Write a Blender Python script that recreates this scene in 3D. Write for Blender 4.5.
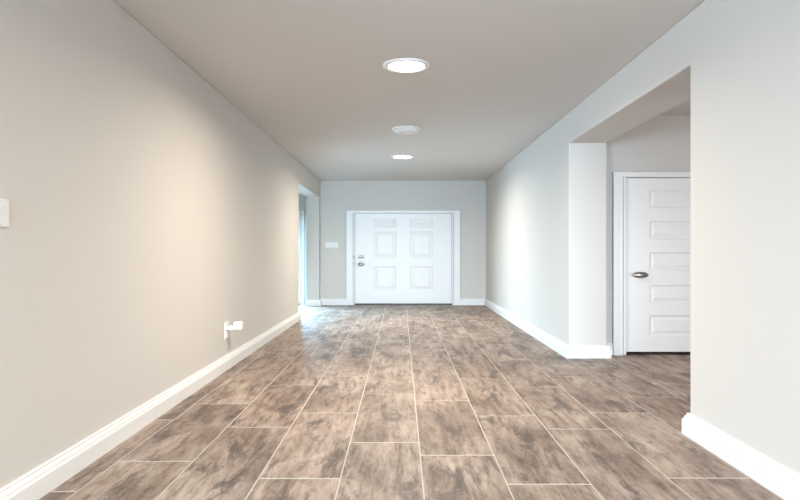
import bpy, bmesh, math
from mathutils import Vector

for _o in list(bpy.data.objects):
    bpy.data.objects.remove(_o, do_unlink=True)
S = bpy.context.scene
COL = S.collection
PI = math.pi

# ------------------------------------------------------------------ camera, world, area lights, exposure
EYE = 1.19
FPX = 622.2
cam_d = bpy.data.cameras.new('camera')
cam_d.sensor_fit = 'HORIZONTAL'
cam_d.sensor_width = 36.0
cam_d.lens = FPX / 800.0 * 36.0
cam_d.shift_x = -1.0 / 800.0
cam_d.shift_y = 1.0 / 800.0
cam_d.clip_start = 0.05
cam = bpy.data.objects.new('camera', cam_d)
cam.location = (0, 0, EYE)
cam.rotation_euler = (PI / 2, 0, 0)
COL.objects.link(cam)
S.camera = cam

world = bpy.data.worlds.new('sky')
S.world = world
world.use_nodes = True
bg = world.node_tree.nodes['Background']
bg.inputs['Color'].default_value = (0.78, 0.89, 1.0, 1)
bg.inputs['Strength'].default_value = 0.8

def area(name, loc, direction, sx, sy, power, color):
    d = bpy.data.lights.new(name, 'AREA')
    d.shape = 'RECTANGLE'; d.size = sx; d.size_y = sy
    d.energy = power; d.color = color
    o = bpy.data.objects.new(name, d)
    o.location = loc
    o.rotation_euler = Vector(direction).to_track_quat('-Z', 'Y').to_euler()
    COL.objects.link(o)
    return o
# assumed great room daylight, added behind and left of the camera; no windows built
area('assumed_great_room_light', (-5.0, -3.4, 1.2), (1, 1.25, -0.03), 3.4, 2.0, 225, (0.62, 0.82, 1.0))
# added fill light at the open rear, beam narrowed and tilted down; no windows
area('rear_fill', (0.0, -5.2, 1.6), (0, 1, -0.15), 6.0, 2.0, 100, (0.56, 0.79, 1.0)).data.spread = math.radians(50)
# daylight through the glazed side of the entry room, left of the front door
area('entry_room_daylight', (-3.15, 14.05, 1.12), (0.8, -1, -0.62), 1.75, 1.9, 190, (0.46, 0.78, 1.0)).data.spread = math.radians(105)
# added fill light brightening the door in the right passage; no window there
area('passage_fill', (3.4, 2.15, 0.95), (-0.05, 1, 0.0), 1.6, 1.3, 10, (0.96, 0.96, 1.0)).data.spread = math.radians(80)

# assumed next recessed light of the row, unseen above and behind the camera
nl = area('assumed_ceiling_lamp', (0.05, 0.1, 2.71), (0, 0, -1), 0.3, 0.3, 56, (1.0, 0.83, 0.63))
nl.data.shape = 'DISK'; nl.data.spread = math.radians(166)
LAMP_W = 46.0
LAMP_COL = (1.0, 0.86, 0.70)

S.view_settings.view_transform = 'Standard'
S.view_settings.look = 'None'
S.view_settings.gamma = 1.0
S.view_settings.exposure = 0.87
S.view_settings.use_curve_mapping = False
try:
    S.cycles.max_bounces = 12
    S.cycles.diffuse_bounces = 8
    S.cycles.sample_clamp_indirect = 6
except Exception:
    pass

# ------------------------------------------------------------------ materials
def mat(name, color, rough=0.5, metal=0.0, spec=0.5, bump=0.0, bscale=60.0, vary=0.0):
    m = bpy.data.materials.new(name); m.use_nodes = True
    nt = m.node_tree; b = nt.nodes['Principled BSDF']
    b.inputs['Base Color'].default_value = (*color, 1)
    b.inputs['Roughness'].default_value = rough
    b.inputs['Metallic'].default_value = metal
    b.inputs['Specular IOR Level'].default_value = spec
    if bump or vary:
        tc = nt.nodes.new('ShaderNodeTexCoord')
        n = nt.nodes.new('ShaderNodeTexNoise'); n.inputs['Scale'].default_value = bscale
        n.inputs['Detail'].default_value = 4
        nt.links.new(tc.outputs['Object'], n.inputs['Vector'])
        if bump:
            bp = nt.nodes.new('ShaderNodeBump'); bp.inputs['Strength'].default_value = bump
            bp.inputs['Distance'].default_value = 0.002
            nt.links.new(n.outputs['Fac'], bp.inputs['Height'])
            nt.links.new(bp.outputs['Normal'], b.inputs['Normal'])
        if vary:
            mx = nt.nodes.new('ShaderNodeMix'); mx.data_type = 'RGBA'
            mx.inputs[6].default_value = (*[c * (1 - vary) for c in color], 1)
            mx.inputs[7].default_value = (*[min(1, c * (1 + vary)) for c in color], 1)
            nt.links.new(n.outputs['Fac'], mx.inputs[0])
            nt.links.new(mx.outputs[2], b.inputs['Base Color'])
    return m

M_WALL = mat('greige_wall_paint', (0.65, 0.625, 0.59), 0.85, spec=0.2, bump=0.12, bscale=90)
M_CEIL = mat('ceiling_paint', (0.66, 0.645, 0.625), 0.9, spec=0.15, bump=0.15, bscale=110)
M_TRIM = mat('white_trim_paint', (0.83, 0.83, 0.82), 0.38, bump=0.03, bscale=40)
M_DOOR = mat('white_door_paint', (0.83, 0.83, 0.825), 0.40, bump=0.04, bscale=40)
M_PLAST = mat('white_plastic', (0.80, 0.80, 0.78), 0.35, vary=0.01)
M_PLAST_G = mat('grey_white_plastic', (0.62, 0.62, 0.60), 0.45, vary=0.01)
M_DARK = mat('dark_slot', (0.03, 0.03, 0.03), 0.6, vary=0.05)
M_METAL = mat('satin_nickel', (0.42, 0.405, 0.39), 0.34, metal=1.0, vary=0.03)
M_BRONZE = mat('dark_threshold_metal', (0.07, 0.07, 0.075), 0.45, metal=0.4, vary=0.05)
M_GROUT = mat('pale_grout', (0.58, 0.54, 0.49), 0.9, spec=0.2, vary=0.05)

def lens_mat():
    m = bpy.data.materials.new('lamp_lens'); m.use_nodes = True
    b = m.node_tree.nodes['Principled BSDF']
    b.inputs['Base Color'].default_value = (0.9, 0.88, 0.84, 1)
    b.inputs['Emission Color'].default_value = (1.0, 0.93, 0.83, 1)
    b.inputs['Emission Strength'].default_value = 9.0
    return m
M_LENS = lens_mat()

def glass_mat():
    m = bpy.data.materials.new('window_glass'); m.use_nodes = True
    nt = m.node_tree; nt.nodes.remove(nt.nodes['Principled BSDF'])
    t = nt.nodes.new('ShaderNodeBsdfTransparent'); t.inputs['Color'].default_value = (0.95, 0.98, 1, 1)
    g = nt.nodes.new('ShaderNodeBsdfGlossy'); g.inputs['Roughness'].default_value = 0.02
    x = nt.nodes.new('ShaderNodeMixShader'); x.inputs[0].default_value = 0.07
    nt.links.new(t.outputs[0], x.inputs[1]); nt.links.new(g.outputs[0], x.inputs[2])
    nt.links.new(x.outputs[0], nt.nodes['Material Output'].inputs['Surface'])
    return m
M_GLASS = glass_mat()

def tile_mat():
    m = bpy.data.materials.new('wood_look_porcelain_tile'); m.use_nodes = True
    nt = m.node_tree; N = nt.nodes; L = nt.links; b = N['Principled BSDF']
    def new(t, **kw):
        n = N.new(t)
        for k, v in kw.items(): setattr(n, k, v)
        return n
    tc = new('ShaderNodeTexCoord'); geo = new('ShaderNodeNewGeometry')
    # each tile (mesh island) gets its own piece of the wood pattern
    rnd = new('ShaderNodeMath', operation='MULTIPLY'); rnd.inputs[1].default_value = 173.0
    L.new(geo.outputs['Random Per Island'], rnd.inputs[0])
    comb = new('ShaderNodeCombineXYZ')
    L.new(rnd.outputs[0], comb.inputs['X']); L.new(rnd.outputs[0], comb.inputs['Z'])
    add = new('ShaderNodeVectorMath', operation='ADD')
    L.new(tc.outputs['Object'], add.inputs[0]); L.new(comb.outputs[0], add.inputs[1])
    def noise(scale_xyz, sc, det, rough=0.55, dist=0.0):
        mp = new('ShaderNodeMapping'); mp.inputs['Scale'].default_value = scale_xyz
        L.new(add.outputs[0], mp.inputs['Vector'])
        n = new('ShaderNodeTexNoise')
        n.inputs['Scale'].default_value = sc; n.inputs['Detail'].default_value = det
        n.inputs['Roughness'].default_value = rough; n.inputs['Distortion'].default_value = dist
        L.new(mp.outputs[0], n.inputs['Vector']); return n
    def ramp(src, stops):
        r = new('ShaderNodeValToRGB'); e = r.color_ramp.elements
        e[0].position, e[0].color = stops[0][0], (*stops[0][1], 1)
        e[1].position, e[1].color = stops[-1][0], (*stops[-1][1], 1)
        for p, c in stops[1:-1]:
            q = e.new(p); q.color = (*c, 1)
        L.new(src, r.inputs[0]); return r
    def mix(fac, a, c, blend='MIX'):
        x = new('ShaderNodeMix', data_type='RGBA', blend_type=blend)
        if isinstance(fac, float): x.inputs[0].default_value = fac
        else: L.new(fac, x.inputs[0])
        for i, v in ((6, a), (7, c)):
            if isinstance(v, tuple): x.inputs[i].default_value = (*v, 1)
            else: L.new(v, x.inputs[i])
        return x.outputs[2]
    broad = noise((1.0, 0.42, 1), 3.6, 8, 0.62, 0.5)        # cloudy patches along the plank
    grain = noise((1.0, 0.10, 1), 21.0, 9, 0.74, 0.25)       # fine grain streaks
    fine = noise((1.0, 0.20, 1), 20.0, 9, 0.76, 0.3)        # mottled wear
    smear = noise((1.0, 0.24, 1), 5.0, 10, 0.70, 0.6)       # dark weathered smears
    speck = noise((1.0, 0.6, 1), 30.0, 6, 0.8)
    base = ramp(broad.outputs['Fac'], [(0.37, (0.160, 0.117, 0.092)), (0.46, (0.228, 0.174, 0.140)),
                                       (0.54, (0.278, 0.218, 0.180)), (0.65, (0.340, 0.276, 0.232))]).outputs[0]
    gr = ramp(grain.outputs['Fac'], [(0.38, (0.54, 0.505, 0.48)), (0.475, (0.98, 0.97, 0.96)), (0.62, (1.20, 1.21, 1.22))]).outputs[0]
    c = mix(0.8, base, gr, 'MULTIPLY')
    fr = ramp(fine.outputs['Fac'], [(0.39, (0.56, 0.525, 0.50)), (0.48, (1, 1, 1)), (0.60, (1.18, 1.20, 1.22))]).outputs[0]
    c = mix(0.85, c, fr, 'MULTIPLY')
    sm = ramp(smear.outputs['Fac'], [(0.545, (0, 0, 0)), (0.575, (0.50, 0.50, 0.50)), (0.64, (0.92, 0.92, 0.92))]).outputs[0]
    c = mix(sm, c, (0.072, 0.054, 0.045))
    sp = ramp(speck.outputs['Fac'], [(0.55, (0, 0, 0)), (0.68, (0.40, 0.40, 0.40))]).outputs[0]
    c = mix(sp, c, (0.42, 0.365, 0.325))
    # tile to tile value shift
    rr = ramp(geo.outputs['Random Per Island'], [(0.0, (1.02, 1.0, 0.99)), (0.5, (1.14, 1.12, 1.10)), (1.0, (1.24, 1.22, 1.20))]).outputs[0]
    c = mix(1.0, c, rr, 'MULTIPLY')
    L.new(c, b.inputs['Base Color'])
    b.inputs['Specular IOR Level'].default_value = 0.35
    rg = ramp(grain.outputs['Fac'], [(0.3, (0.52,) * 3), (0.7, (0.44,) * 3)])
    L.new(rg.outputs[0], b.inputs['Roughness'])
    bp = new('ShaderNodeBump'); bp.inputs['Strength'].default_value = 0.15; bp.inputs['Distance'].default_value = 0.002
    L.new(grain.outputs['Fac'], bp.inputs['Height']); L.new(bp.outputs['Normal'], b.inputs['Normal'])
    return m
M_TILE = tile_mat()

# ------------------------------------------------------------------ mesh helpers
def obj(name, bm, material, parent=None, bevel=0.0, smooth=False, loc=None):
    bmesh.ops.recalc_face_normals(bm, faces=bm.faces[:])
    me = bpy.data.meshes.new(name); bm.to_mesh(me); bm.free()
    for m in (material if isinstance(material, (list, tuple)) else [material]):
        me.materials.append(m)
    if smooth:
        for p in me.polygons: p.use_smooth = True
    o = bpy.data.objects.new(name, me); COL.objects.link(o)
    if parent: o.parent = parent
    if loc: o.location = loc
    if bevel:
        bv = o.modifiers.new('bevel', 'BEVEL'); bv.width = bevel; bv.segments = 2
        bv.limit_method = 'ANGLE'; bv.angle_limit = math.radians(40)
    return o

def bx(bm, x0, x1, y0, y1, z0, z1, mi=0):
    v = [bm.verts.new((x, y, z)) for x in (x0, x1) for y in (y0, y1) for z in (z0, z1)]
    for idx in ((0, 1, 3, 2), (4, 6, 7, 5), (0, 4, 5, 1), (2, 3, 7, 6), (0, 2, 6, 4), (1, 5, 7, 3)):
        f = bm.faces.new([v[i] for i in idx]); f.material_index = mi

def box(*a):
    bm = bmesh.new(); bx(bm, *a); return bm

def lathe(bm, prof, axis='Z', seg=48, sx=1.0, sz=1.0):
    """prof: (radius, height) list; axis Z up, or Y = pointing to -Y (out of a wall towards the camera)."""
    rings = []
    for r, h in prof:
        ring = []
        if r < 1e-6:
            p = (0, 0, h) if axis == 'Z' else (0, -h, 0)
            ring = [bm.verts.new(p)]
        else:
            for k in range(seg):
                a = 2 * PI * k / seg
                c, s = r * math.cos(a) * sx, r * math.sin(a) * sz
                ring.append(bm.verts.new((c, s, h) if axis == 'Z' else (c, -h, s)))
        rings.append(ring)
    for A, B in zip(rings, rings[1:]):
        for k in range(seg):
            k2 = (k + 1) % seg
            if len(A) == 1 and len(B) == 1: continue
            if len(A) == 1: bm.faces.new((A[0], B[k], B[k2]))
            elif len(B) == 1: bm.faces.new((A[k], A[k2], B[0]))
            else: bm.faces.new((A[k], A[k2], B[k2], B[k]))
    return bm

def sweep(path, profile, side=1):
    """path: XY polyline on the wall face; profile: (distance from wall, z); side +1 = left of travel."""
    bm = bmesh.new(); n = len(path); P = [Vector((p[0], p[1])) for p in path]
    rows = []
    for i in range(n):
        def nrm(a, b):
            d = (b - a).normalized(); return Vector((-d.y, d.x)) * side
        if i == 0: mvec = nrm(P[0], P[1])
        elif i == n - 1: mvec = nrm(P[-2], P[-1])
        else:
            a, b = nrm(P[i - 1], P[i]), nrm(P[i], P[i + 1])
            s = a + b; mvec = s / max(1e-6, s.dot(a))
        rows.append([bm.verts.new((P[i].x + mvec.x * d, P[i].y + mvec.y * d, z)) for d, z in profile])
    k = len(profile)
    for A, B in zip(rows, rows[1:]):
        for j in range(k):
            bm.faces.new((A[j], A[(j + 1) % k], B[(j + 1) % k], B[j]))
    bm.faces.new(rows[0]); bm.faces.new(rows[-1])
    return bm

def empty(name, loc, rz=0.0):
    o = bpy.data.objects.new(name, None); o.empty_display_size = 0.1
    o.location = loc; o.rotation_euler = (0, 0, rz); COL.objects.link(o); return o

def struct(o, label, cat):
    o['kind'] = 'structure'; o['label'] = label; o['category'] = cat; return o

def thing(o, label, cat, group=None):
    o['label'] = label; o['category'] = cat
    if group: o['group'] = group
    return o

# ------------------------------------------------------------------ dimensions
XL, XLo = -1.77, -2.06         # hall face and room face of the left wall
XR, XRo = 1.87, 2.295          # hall face and passage face of the right wall
YF = 13.70                     # hall face of the front wall
HC = 2.74                      # ceiling height
HHL = 2.355
HH = 2.395                     # underside of the opening headers
YA0, YA1 = 4.03, 6.93          # right opening
YB0, YB1 = 10.78, 13.44        # left opening
YP = 7.12                      # passage wall that holds the panelled door
XW, XE, YS = -5.6, 4.9, -5.4   # outer limits

# ------------------------------------------------------------------ floor
def build_floor():
    bm = bmesh.new()
    bx(bm, XW - 0.1, XE + 0.1, YS, YF + 0.02, -0.06, -0.0025, 1)
    W, LEN, X0 = 0.4295, 1.318, 0.112
    K = 1.19 * FPX
    ph = {0: .00134, 1: .00073, 2: .00028, 3: .00085, -1: .00167, -2: .00084, -3: .00034, -4: .00120,
          4: .00150, 5: .00040, 6: .00110, -5: .00060}
    gx, gy = 0.0038, 0.0085
    for c in range(-14, 12):
        p = ph.get(c, (c * 0.00061) % .00178) * K
        x0 = max(X0 + c * W + gx, XW); x1 = min(X0 + (c + 1) * W - gx, XE)
        if x1 - x0 < 0.02: continue
        for r in range(-6, 12):
            y0 = max(p + r * LEN + gy, YS); y1 = min(p + (r + 1) * LEN - gy, YF)
            if y1 - y0 < 0.02: continue
            # slab with eased edges
            e = 0.002
            lo = [bm.verts.new(q) for q in ((x0, y0, -0.004), (x1, y0, -0.004), (x1, y1, -0.004), (x0, y1, -0.004))]
            mi = [bm.verts.new(q) for q in ((x0, y0, -0.001), (x1, y0, -0.001), (x1, y1, -0.001), (x0, y1, -0.001))]
            hi = [bm.verts.new(q) for q in ((x0 + e, y0 + e, 0), (x1 - e, y0 + e, 0), (x1 - e, y1 - e, 0), (x0 + e, y1 - e, 0))]
            for A, B in ((lo, mi), (mi, hi)):
                for k in range(4):
                    bm.faces.new((A[k], A[(k + 1) % 4], B[(k + 1) % 4], B[k]))
            bm.faces.new(hi)
    return struct(obj('floor', bm, [M_TILE, M_GROUT]), 'brown grey wood-look plank tile floor with pale grout lines', 'floor')
build_floor()

# ------------------------------------------------------------------ ceiling and walls
struct(obj('ceiling', box(XW - 0.1, XE + 0.1, YS, YF + 0.3, HC, HC + 0.15), M_CEIL),
       'flat greige painted ceiling over the whole hall', 'ceiling')

def grid_slab(us, zs, holes, t0, t1, P):
    """slab split in cells along u (wall direction) and z; holes: cells left open; P(u, t, z) -> point"""
    bm = bmesh.new(); V = {}
    def v(i, t, j):
        k = (i, t, j)
        if k not in V: V[k] = bm.verts.new(P(us[i], t1 if t else t0, zs[j]))
        return V[k]
    nu, nz = len(us) - 1, len(zs) - 1
    full = lambda i, j: 0 <= i < nu and 0 <= j < nz and (i, j) not in holes
    for i in range(nu):
        for j in range(nz):
            if not full(i, j): continue
            for t in (0, 1):
                bm.faces.new((v(i, t, j), v(i + 1, t, j), v(i + 1, t, j + 1), v(i, t, j + 1)))
            if not full(i - 1, j): bm.faces.new((v(i, 0, j), v(i, 1, j), v(i, 1, j + 1), v(i, 0, j + 1)))
            if not full(i + 1, j): bm.faces.new((v(i + 1, 0, j), v(i + 1, 1, j), v(i + 1, 1, j + 1), v(i + 1, 0, j + 1)))
            if not full(i, j - 1): bm.faces.new((v(i, 0, j), v(i, 1, j), v(i + 1, 1, j), v(i + 1, 0, j)))
            if not full(i, j + 1): bm.faces.new((v(i, 0, j + 1), v(i, 1, j + 1), v(i + 1, 1, j + 1), v(i + 1, 0, j + 1)))
    return bm
ALONG_Y = lambda u, t, z: (t, u, z)
ALONG_X = lambda u, t, z: (u, t, z)

WB = 0.012   # rounded drywall corners
o = obj('wall_left', grid_slab([2.05, YB0, YB1, YF + 0.05], [0, HHL, HC], {(1, 0)}, XLo, XL, ALONG_Y), M_WALL, bevel=WB)
struct(o, 'long plain greige wall along the left side of the hall', 'wall')
o = obj('wall_right', grid_slab([-3.2, YA0, YA1, YF + 0.05], [0, HH, HC], {(1, 0)}, XR, XRo, ALONG_Y), M_WALL, bevel=WB)
struct(o, 'greige wall on the right side, cut by a wide square opening', 'wall')

# front wall (with the entry door hole and the glazed door hole of the side room)
DX0, DX1, DZ1 = -1.012, 1.112, 2.014     # front door leaf
GX0, GX1, GZ1 = -4.0, -2.245, 2.03       # glazed door leaf
J = 0.035
def front_wall():
    return grid_slab([XW, GX0 - J, GX1 + J, DX0 - J, DX1 + J, XE], [0, DZ1 + J, HC], {(1, 0), (3, 0)}, YF, YF + 0.2, ALONG_X)
struct(obj('wall_front', front_wall(), M_WALL), 'short greige wall at the far end around the front door', 'wall')

# passage beyond the right opening
PX0, PX1, PZ1 = 2.585, 4.15, 2.027
def passage_wall():
    return grid_slab([XRo - 0.02, PX0 - J, PX1 + J, XE], [0, PZ1 + J, HC], {(1, 0)}, YP, YP + 0.14, ALONG_X)
struct(obj('wall_passage', passage_wall(), M_WALL), 'greige wall beyond the right opening, around the five-panel door', 'wall')
struct(obj('wall_light_block', box(XRo, XE, YP + 0.5, YP + 0.6, 0, HC), M_WALL), 'added wall hidden behind the five-panel door, blocking outside light', 'wall')  # unseen slab added to keep sky light out of the door gap
struct(obj('wall_passage_end', box(XE, XE + 0.1, 1.9, YP + 0.6, 0, HC), M_WALL), 'passage end wall out of sight to the right', 'wall')
struct(obj('wall_passage_back', box(XRo, XE, 1.9, 2.0, 0, HC), M_WALL), 'passage wall out of sight behind the near right wall', 'wall')
# entry side room beyond the left opening
struct(obj('wall_entry_room', box(XW - 0.1, XLo, 9.3, 9.4, 0, HC), M_WALL), 'side room wall out of sight behind the left wall', 'wall')
struct(obj('wall_entry_room_end', box(XW - 0.1, XW, 9.4, YF, 0, HC), M_WALL), 'side room end wall out of sight to the left', 'wall')
# great room: wall that meets the near end of the left wall
struct(obj('wall_great_room', box(XW - 0.1, XLo, 2.05, 2.2, 0, HC), M_WALL), 'great room wall out of sight left of the hall', 'wall')

# ------------------------------------------------------------------ baseboards
BP = [(0, 0), (0.036, 0), (0.036, 0.092), (0.033, 0.099), (0.026, 0.101), (0.026, 0.110), (0.021, 0.120),
      (0.014, 0.126), (0.014, 0.136), (0.010, 0.140), (0, 0.140)]
def baseboard(name, path, side, label):
    return struct(obj(name, sweep(path, BP, side), M_TRIM), label, 'baseboard')
CAS = 0.188   # casing width of the front door
baseboard('baseboard_left', [(XLo, 2.05), (XL, 2.05), (XL, YB0), (XLo, YB0)], -1, 'long white moulded baseboard along the left wall')
baseboard('baseboard_front', [(XLo, YB1), (XL, YB1), (XL, YF), (DX0 - CAS, YF)], -1,
          'short white baseboard between the left opening and the front door')
baseboard('baseboard_right', [(DX1 + CAS, YF), (XR, YF), (XR, YA1), (XRo, YA1), (XRo, YP), (PX0 - 0.17, YP)], -1,
          'white baseboard from the front door along the far right wall to the opening')
baseboard('baseboard_near', [(XRo, YA0), (XR, YA0), (XR, -3.2)], -1, 'white baseboard on the near right wall, wrapping the corner')

# ------------------------------------------------------------------ door casings (trim), jambs, thresholds
def casing(name, x0, x1, z1, y, w, label, depth=0.20, head=None):
    """x0..x1, z1: leaf; y: wall face; w: casing width beyond the leaf; depth: jamb depth"""
    head = w * 0.35 if head is None else head
    bm = bmesh.new(); r = 0.012    # reveal between leaf and jamb
    # flat casing as one U-shaped outline, with a stepped back band
    for (ia, oa, hi_, ho, y0, y1) in ((0.055, w, 0.018, head, y - 0.028, y), (w - 0.06, w, head - 0.022, head, y - 0.040, y)):
        out = [(x0 - oa, 0), (x0 - oa, z1 + ho), (x1 + oa, z1 + ho), (x1 + oa, 0)]
        inn = [(x0 - ia, 0), (x0 - ia, z1 + hi_), (x1 + ia, z1 + hi_), (x1 + ia, 0)]
        R = [[bm.verts.new((a, yy, b)) for a, b in pts] for pts in (out, inn) for yy in (y0, y1)]   # out front, out back, in front, in back
        of, ob, nf, nb = R
        for k in range(3):
            for A, B in ((of, nf), (ob, nb), (of, ob), (nf, nb)):
                bm.faces.new((A[k], A[k + 1], B[k + 1], B[k]))
        for k in (0, 3): bm.faces.new((of[k], ob[k], nb[k], nf[k]))
    # jamb
    for a, b in ((x0 - J, x0 - r), (x1 + r, x1 + J)):
        bx(bm, a, b, y - 0.012, y + depth - 0.002, 0, z1 + J)
    bx(bm, x0 - r, x1 + r, y - 0.012, y + depth - 0.002, z1 + 0.008, z1 + J)
    # stop bead behind the leaf
    bx(bm, x0 - r, x0 + 0.03, y + 0.085, y + 0.11, 0, z1 + 0.008)
    bx(bm, x1 - 0.03, x1 + r, y + 0.085, y + 0.11, 0, z1 + 0.008)
    bx(bm, x0 + 0.03, x1 - 0.03, y + 0.085, y + 0.11, z1 - 0.02, z1 + 0.008)
    o = obj(name, bm, M_TRIM, bevel=0.004)
    return struct(o, label, 'door casing')

t1 = casing('trim_1', DX0, DX1, DZ1, YF, CAS, 'white casing framing the front door', head=0.066)
t2 = casing('trim_2', PX0, PX1, PZ1, YP, 0.165, 'white casing framing the five-panel door on the right', depth=0.14, head=0.065)
t3 = casing('trim_3', GX0, GX1, GZ1, YF, 0.12, 'bright white door casing glimpsed through the left opening', head=0.05)
struct(obj('trim_4', box(DX0 - 0.012, DX1 + 0.012, YF + 0.0, YF + 0.2, -0.002, 0.030), M_BRONZE, bevel=0.005),
       'dark threshold strip under the front door', 'threshold')
struct(obj('trim_5', box(GX0 - 0.012, GX1 + 0.012, YF + 0.0, YF + 0.2, -0.002, 0.030), M_BRONZE, bevel=0.005),
       'threshold strip under the glazed door in the side room', 'threshold')
# strike plates on the left jamb of the front door
for z in (0.905, 1.06):
    sp = obj('strike_plate', box(DX0 - 0.030, DX0 - 0.012, YF - 0.016, YF + 0.004, z - 0.035, z + 0.035), M_METAL, t1, bevel=0.003)
    sp['label'] = 'small metal strike plate on the jamb'

# ------------------------------------------------------------------ panel doors
def panel_leaf(x0, x1, z0, z1, y, thick, panels, m1=0.035, dep=0.022, raise_=0.016, mz=None):
    """front faces -Y at y. panels: (x0,x1,z0,z1)"""
    bm = bmesh.new()
    mz = m1 if mz is None else mz
    xs = sorted({x0, x1} | {p[0] for p in panels} | {p[1] for p in panels})
    zs = sorted({z0, z1} | {p[2] for p in panels} | {p[3] for p in panels})
    V = {}
    def v(x, yy, z):
        k = (round(x, 5), round(yy, 5), round(z, 5))
        if k not in V: V[k] = bm.verts.new((x, yy, z))
        return V[k]
    for i in range(len(xs) - 1):
        for j in range(len(zs) - 1):
            cx, cz = (xs[i] + xs[i + 1]) / 2, (zs[j] + zs[j + 1]) / 2
            if any(p[0] < cx < p[1] and p[2] < cz < p[3] for p in panels): continue
            bm.faces.new((v(xs[i], y, zs[j]), v(xs[i + 1], y, zs[j]), v(xs[i + 1], y, zs[j + 1]), v(xs[i], y, zs[j + 1])))
    for (a, b, c, d) in panels:
        lev = [(0, 0, 0), (m1 * 0.55, mz * 0.55, dep), (m1 * 0.9, mz * 0.9, dep), (m1 * 1.9, mz * 1.9, dep - raise_)]
        rings = []
        # split outer ring on grid lines so nothing leaks
        for k, (ix, iz, yy) in enumerate(lev):
            rings.append([v(a + ix, y + yy, c + iz), v(b - ix, y + yy, c + iz), v(b - ix, y + yy, d - iz), v(a + ix, y + yy, d - iz)])
        for A, B in zip(rings, rings[1:]):
            for k in range(4): bm.faces.new((A[k], A[(k + 1) % 4], B[(k + 1) % 4], B[k]))
        bm.faces.new(rings[-1])
    # sides and back
    bx(bm, x0, x1, y + dep + 0.004, y + thick, z0, z1)
    q = [(x0, z0), (x1, z0), (x1, z1), (x0, z1)]
    for k in range(4):
        (ax, az), (bx_, bz) = q[k], q[(k + 1) % 4]
        bm.faces.new((bm.verts.new((ax, y, az)), bm.verts.new((bx_, y, bz)), bm.verts.new((bx_, y + dep + 0.004, bz)), bm.verts.new((ax, y + dep + 0.004, az))))
    return bm

def px2x(px, Y): return (px - 401.0) * Y / FPX
def px2z(py, Y): return EYE - (py - 251.0) * Y / FPX

# front door: six panels
YD = YF + 0.03
d1 = empty('door_1', ((DX0 + DX1) / 2, YD, 0))
struct(d1, 'wide white six-panel front door with two metal locks', 'door')
pan = []
for xa, xb in ((373.3, 396.6), (409.8, 433.2)):
    for ya, yb in ((290.5, 266.3), (257.9, 231.5), (227.6, 218.8)):
        pan.append((px2x(xa, YD), px2x(xb, YD), px2z(ya, YD), px2z(yb, YD)))
off = Vector(d1.location)
def local(o, root):
    o.parent = root; o.matrix_parent_inverse = root.matrix_basis.inverted(); return o
leaf = obj('leaf', panel_leaf(DX0, DX1, 0.034, DZ1, YD, 0.055, pan, m1=0.055, mz=0.05, dep=0.014, raise_=0.011), M_DOOR); local(leaf, d1)

def knob_set(name, root, x, y, z, prof_plate, prof_knob, sx, sz, kx=1.0, kz=1.0):
    pl = obj(name, lathe(bmesh.new(), prof_plate, 'Y', 32, sx, sz), M_METAL, smooth=True, loc=(x, y, z)); local(pl, root)
    return pl
def ellipsoid_prof(r, h0, h1, n=10):
    return [(max(0.0, r * math.sin(PI * k / n)) if 0 < k < n else 0.0, h0 + (h1 - h0) * (1 - math.cos(PI * k / n)) / 2) for k in range(n + 1)]

xk = px2x(361.2, YD)
rose_prof = [(0.0, 0.0), (0.05, 0.0), (0.05, 0.006), (0.043, 0.012), (0.02, 0.014), (0.0, 0.014)]
db = knob_set('deadbolt', d1, xk, YD, px2z(257.0, YD), [(0, 0), (0.05, 0), (0.05, 0.008), (0.046, 0.016), (0.036, 0.020), (0.0, 0.020)], None, 1.45, 0.72)
db['label'] = 'oval metal deadbolt'
tt = obj('thumb_turn', box(-0.035, 0.035, -0.045, -0.018, -0.010, 0.010), M_METAL, bevel=0.006); tt.parent = db
ds = knob_set('door_knob', d1, xk, YD, px2z(264.2, YD), rose_prof, None, 1.35, 0.75)
ds['label'] = 'oval metal door knob'
kb = obj('knob_grip', lathe(bmesh.new(), [(0.016, 0.010), (0.016, 0.035)] + [(0.016, 0.035)] + ellipsoid_prof(0.05, 0.03, 0.085)[1:], 'Y', 32, 1.45, 0.85), M_METAL, smooth=True)
kb.parent = ds

# five-panel passage door
YQ = YP + 0.03
d2 = empty('door_2', ((PX0 + PX1) / 2, YQ, 0))
struct(d2, 'white door with five wide horizontal panels, right of the hall', 'door')
pan = []
pxa, pxb = px2x(649.5, YQ), PX1 - (px2x(649.5, YQ) - PX0)
for ya, yb in ((336.0, 315.3), (303.3, 285.0), (270.8, 252.2), (239.3, 221.0), (208.3, 190.0)):
    pan.append((pxa, pxb, px2z(ya, YQ), px2z(yb, YQ)))
leaf = obj('leaf', panel_leaf(PX0, PX1, 0.032, PZ1, YQ, 0.05, pan, m1=0.03, mz=0.032, dep=0.014, raise_=0.010), M_DOOR); local(leaf, d2)
xk = px2x(640.0, YQ - 0.04)
ds = knob_set('door_knob', d2, xk, YQ, px2z(274.8, YQ), rose_prof, None, 1.35, 0.62)
ds['label'] = 'wide oval satin metal door knob'
kb = obj('knob_grip', lathe(bmesh.new(), [(0.014, 0.010), (0.014, 0.04)] + ellipsoid_prof(0.05, 0.035, 0.085)[1:], 'Y', 32, 1.8, 0.72), M_METAL, smooth=True)
kb.parent = ds

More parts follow.
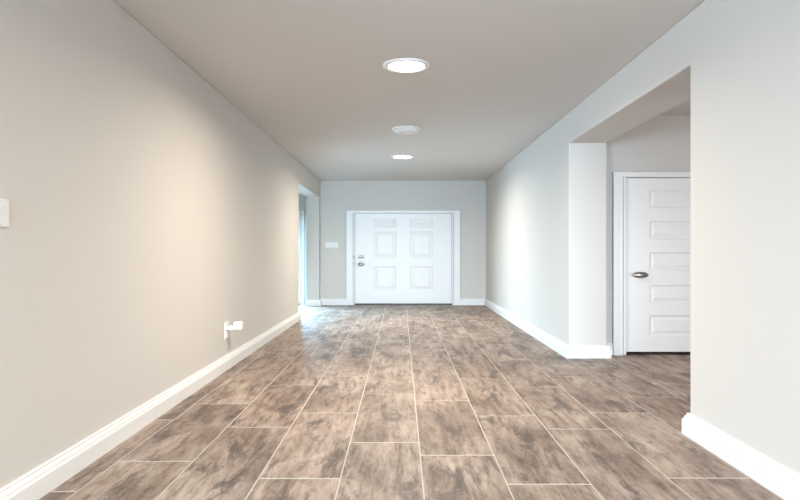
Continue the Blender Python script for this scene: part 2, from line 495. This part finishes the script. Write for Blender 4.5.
# glazed door in the side room
d3 = empty('door_3', ((GX0 + GX1) / 2, YD, 0))
struct(d3, 'bright glazed door in the side room, glimpsed through the left opening', 'door')
bm = bmesh.new()
st = 0.13
for b_ in ((GX0, GX0 + st, 0.034, GZ1), (GX1 - 0.03, GX1, 0.034, GZ1), (GX0 + st, GX1 - 0.03, 0.034, 0.16), (GX0 + st, GX1 - 0.03, GZ1 - 0.1, GZ1)):
    bx(bm, b_[0], b_[1], YD, YD + 0.05, b_[2], b_[3])
local(obj('door_frame', bm, M_DOOR, bevel=0.004), d3)
local(obj('glass_pane', box(GX0 + st, GX1 - 0.03, YD + 0.02, YD + 0.028, 0.16, GZ1 - 0.1), M_GLASS), d3)

# ------------------------------------------------------------------ ceiling fixtures
def recessed_light(y, x, R, label):
    r = empty('recessed_light', (x, y, HC))
    thing(r, label, 'ceiling light', 'recessed ceiling lights')
    a = R / 0.20
    ring = obj('trim_ring', lathe(bmesh.new(), [(0.148 * a, 0.0), (0.148 * a, -0.006), (0.156 * a, -0.013), (0.170 * a, -0.015), (0.190 * a, -0.010), (0.2 * a, -0.003), (0.2 * a, 0.0)], 'Z', 64), M_TRIM, r, smooth=True)
    lens = obj('lens', lathe(bmesh.new(), [(0.15 * a, -0.004), (0.12 * a, -0.014), (0.07 * a, -0.021), (0.0, -0.023)], 'Z', 48), M_LENS, r, smooth=True)
    d = bpy.data.lights.new('lamp_light', 'AREA'); d.shape = 'DISK'; d.size = 0.30 * a
    d.energy = LAMP_W; d.color = LAMP_COL; d.spread = math.radians(166)
    lo = bpy.data.objects.new('lamp_light', d); COL.objects.link(lo); lo.parent = r; lo.location = (0, 0, -0.026)
    return r
def ceil_at(py): return (HC - EYE) * FPX / (251.0 - py)
y1 = ceil_at(65.5); y2 = ceil_at(156.6); y3 = ceil_at(129.0)
recessed_light(y1, (406.5 - 401) * y1 / FPX, 0.20, 'glowing round recessed ceiling light nearest the camera, biggest in view')
recessed_light(y2, (402.5 - 401) * y2 / FPX, 0.20, 'glowing round recessed ceiling light farther down the hall, near the front door')

sd = empty('smoke_detector', ((406.5 - 401) * y3 / FPX, y3 - 0.02, HC))
thing(sd, 'unlit round white smoke detector on the ceiling between the two glowing lights', 'smoke detector')
obj('mounting_base', lathe(bmesh.new(), [(0.0, 0), (0.185, 0), (0.185, -0.010), (0.176, -0.016), (0.0, -0.016)], 'Z', 64), M_PLAST, sd, smooth=False)
bm = lathe(bmesh.new(), [(0.160, -0.016), (0.158, -0.030), (0.145, -0.045), (0.12, -0.054), (0.0, -0.057)], 'Z', 64)
obj('cover', bm, M_PLAST, sd, smooth=True)
bm = lathe(bmesh.new(), [(0.150, -0.018), (0.1625, -0.020), (0.1625, -0.026), (0.150, -0.028)], 'Z', 64)
obj('vent_slot', bm, M_PLAST_G, sd, smooth=True)
bm = lathe(bmesh.new(), [(0.028, -0.052), (0.028, -0.060), (0.0, -0.061)], 'Z', 24)
o = obj('test_button', bm, M_PLAST_G, sd, smooth=True); o.location.x = -0.06

# ------------------------------------------------------------------ switches and outlets
def rounded_plate(w, h, t):
    """plate in local X (width), Z (height), facing -Y"""
    bm = bmesh.new()
    for (i, y) in ((0, 0),):
        pass
    lev = [(0.0, 0.0), (0.0, -t * 0.5), (0.006, -t)]
    rings = [[bm.verts.new((sx * (w / 2 - i), y, sz * (h / 2 - i))) for sx, sz in ((-1, -1), (1, -1), (1, 1), (-1, 1))] for i, y in lev]
    for A, B in zip(rings, rings[1:]):
        for k in range(4): bm.faces.new((A[k], A[(k + 1) % 4], B[(k + 1) % 4], B[k]))
    bm.faces.new(rings[0]); bm.faces.new(rings[-1])
    return bm
def wedge(w, h, t, x):
    bm = bmesh.new()
    y0 = -0.004
    P = [(-h / 2, -t * 0.45), (h / 2, -t)]
    f = [bm.verts.new((x + s * w / 2, y0 + yy, z)) for z, yy in P for s in (-1, 1)]
    b = [bm.verts.new((x + s * w / 2, y0 + 0.002, z)) for z, yy in P for s in (-1, 1)]
    for a in ((f[0], f[1], f[3], f[2]), (b[0], b[2], b[3], b[1]), (f[0], f[2], b[2], b[0]), (f[1], b[1], b[3], f[3]), (f[0], b[0], b[1], f[1]), (f[2], f[3], b[3], b[2])):
        bm.faces.new(a)
    return bm
def switch_plate(loc, rz, w, h, gangs, label):
    r = empty('light_switch', loc, rz); thing(r, label, 'light switch')
    obj('plate', rounded_plate(w, h, 0.012), M_PLAST, r)
    pitch = w / (gangs + 0.35)
    for k in range(gangs):
        x = (k - (gangs - 1) / 2) * pitch
        obj('rocker', wedge(pitch * 0.62, h * 0.56, 0.014, x), M_PLAST, r, bevel=0.0015)
        for s in (-1, 1):
            bm = lathe(bmesh.new(), [(0.006, 0.011), (0.005, 0.0135), (0.0, 0.0138)], 'Y', 12)
            obj('screw', bm, M_PLAST_G, r, smooth=True, loc=(x, 0, s * h * 0.40))
    return r
def outlet(loc, rz, w, h, label):
    r = empty('wall_outlet', loc, rz); thing(r, label, 'outlet')
    obj('plate', rounded_plate(w, h, 0.012), M_PLAST, r)
    for s in (1, -1):
        bm = bmesh.new()
        bx(bm, -w * 0.27, w * 0.27, -0.016, -0.010, s * h * 0.22 - h * 0.15, s * h * 0.22 + h * 0.15)
        rc = obj('receptacle', bm, M_PLAST, r, bevel=0.004)
        for q in (-1, 1):
            obj('slot', box(q * w * 0.10 - 0.003, q * w * 0.10 + 0.003, -0.0168, -0.0145, s * h * 0.24 - 0.008, s * h * 0.24 + 0.012), M_DARK, rc)
    obj('screw', lathe(bmesh.new(), [(0.005, 0.011), (0.004, 0.0135), (0.0, 0.0138)], 'Y', 12), M_PLAST_G, r, smooth=True)
    return r

# switch beside the front door
xa, xb = px2x(325.2, YF), px2x(338.2, YF); za, zb = px2z(247.8, YF), px2z(242.0, YF)
switch_plate(((xa + xb) / 2, YF, (za + zb) / 2), 0, xb - xa, zb - za, 3, 'white wide switch plate on the far wall left of the front door')
# switch on the near left wall: right edge at px 9
yE = XL * FPX / (9.3 - 401.0)
switch_plate((XL, yE - 0.14, 1.358), PI / 2, 0.25, 0.128, 2, 'white switch plate at the near end of the left wall, cut by the frame')
# outlet low on the left wall, with a plug-in device
yO = XL * FPX / (226.3 - 401.0)
zO = EYE - (330.2 - 251.0) * yO / FPX
outlet((XL, yO, zO), PI / 2, 0.135, 0.165, 'white outlet low on the left wall behind the plug-in adapter')
pa = empty('plug_in_adapter', (XL + 0.016, yO + 0.01, zO + 0.044), PI / 2)
thing(pa, 'small white plug-in adapter sticking out of the low outlet on the left wall', 'adapter')
obj('housing', box(-0.045, 0.045, -0.148, -0.062, -0.036, 0.046), M_PLAST, pa, bevel=0.010)
obj('plug_neck', box(-0.035, 0.035, -0.066, -0.001, -0.042, 0.006), M_PLAST, pa, bevel=0.008)
# outlet low on the far right wall
yR = XR * FPX / (509.6 - 401.0)
outlet((XR, yR, EYE - (299.0 - 251.0) * yR / FPX), -PI / 2, 0.16, 0.125, 'white outlet low on the far right wall above the baseboard')
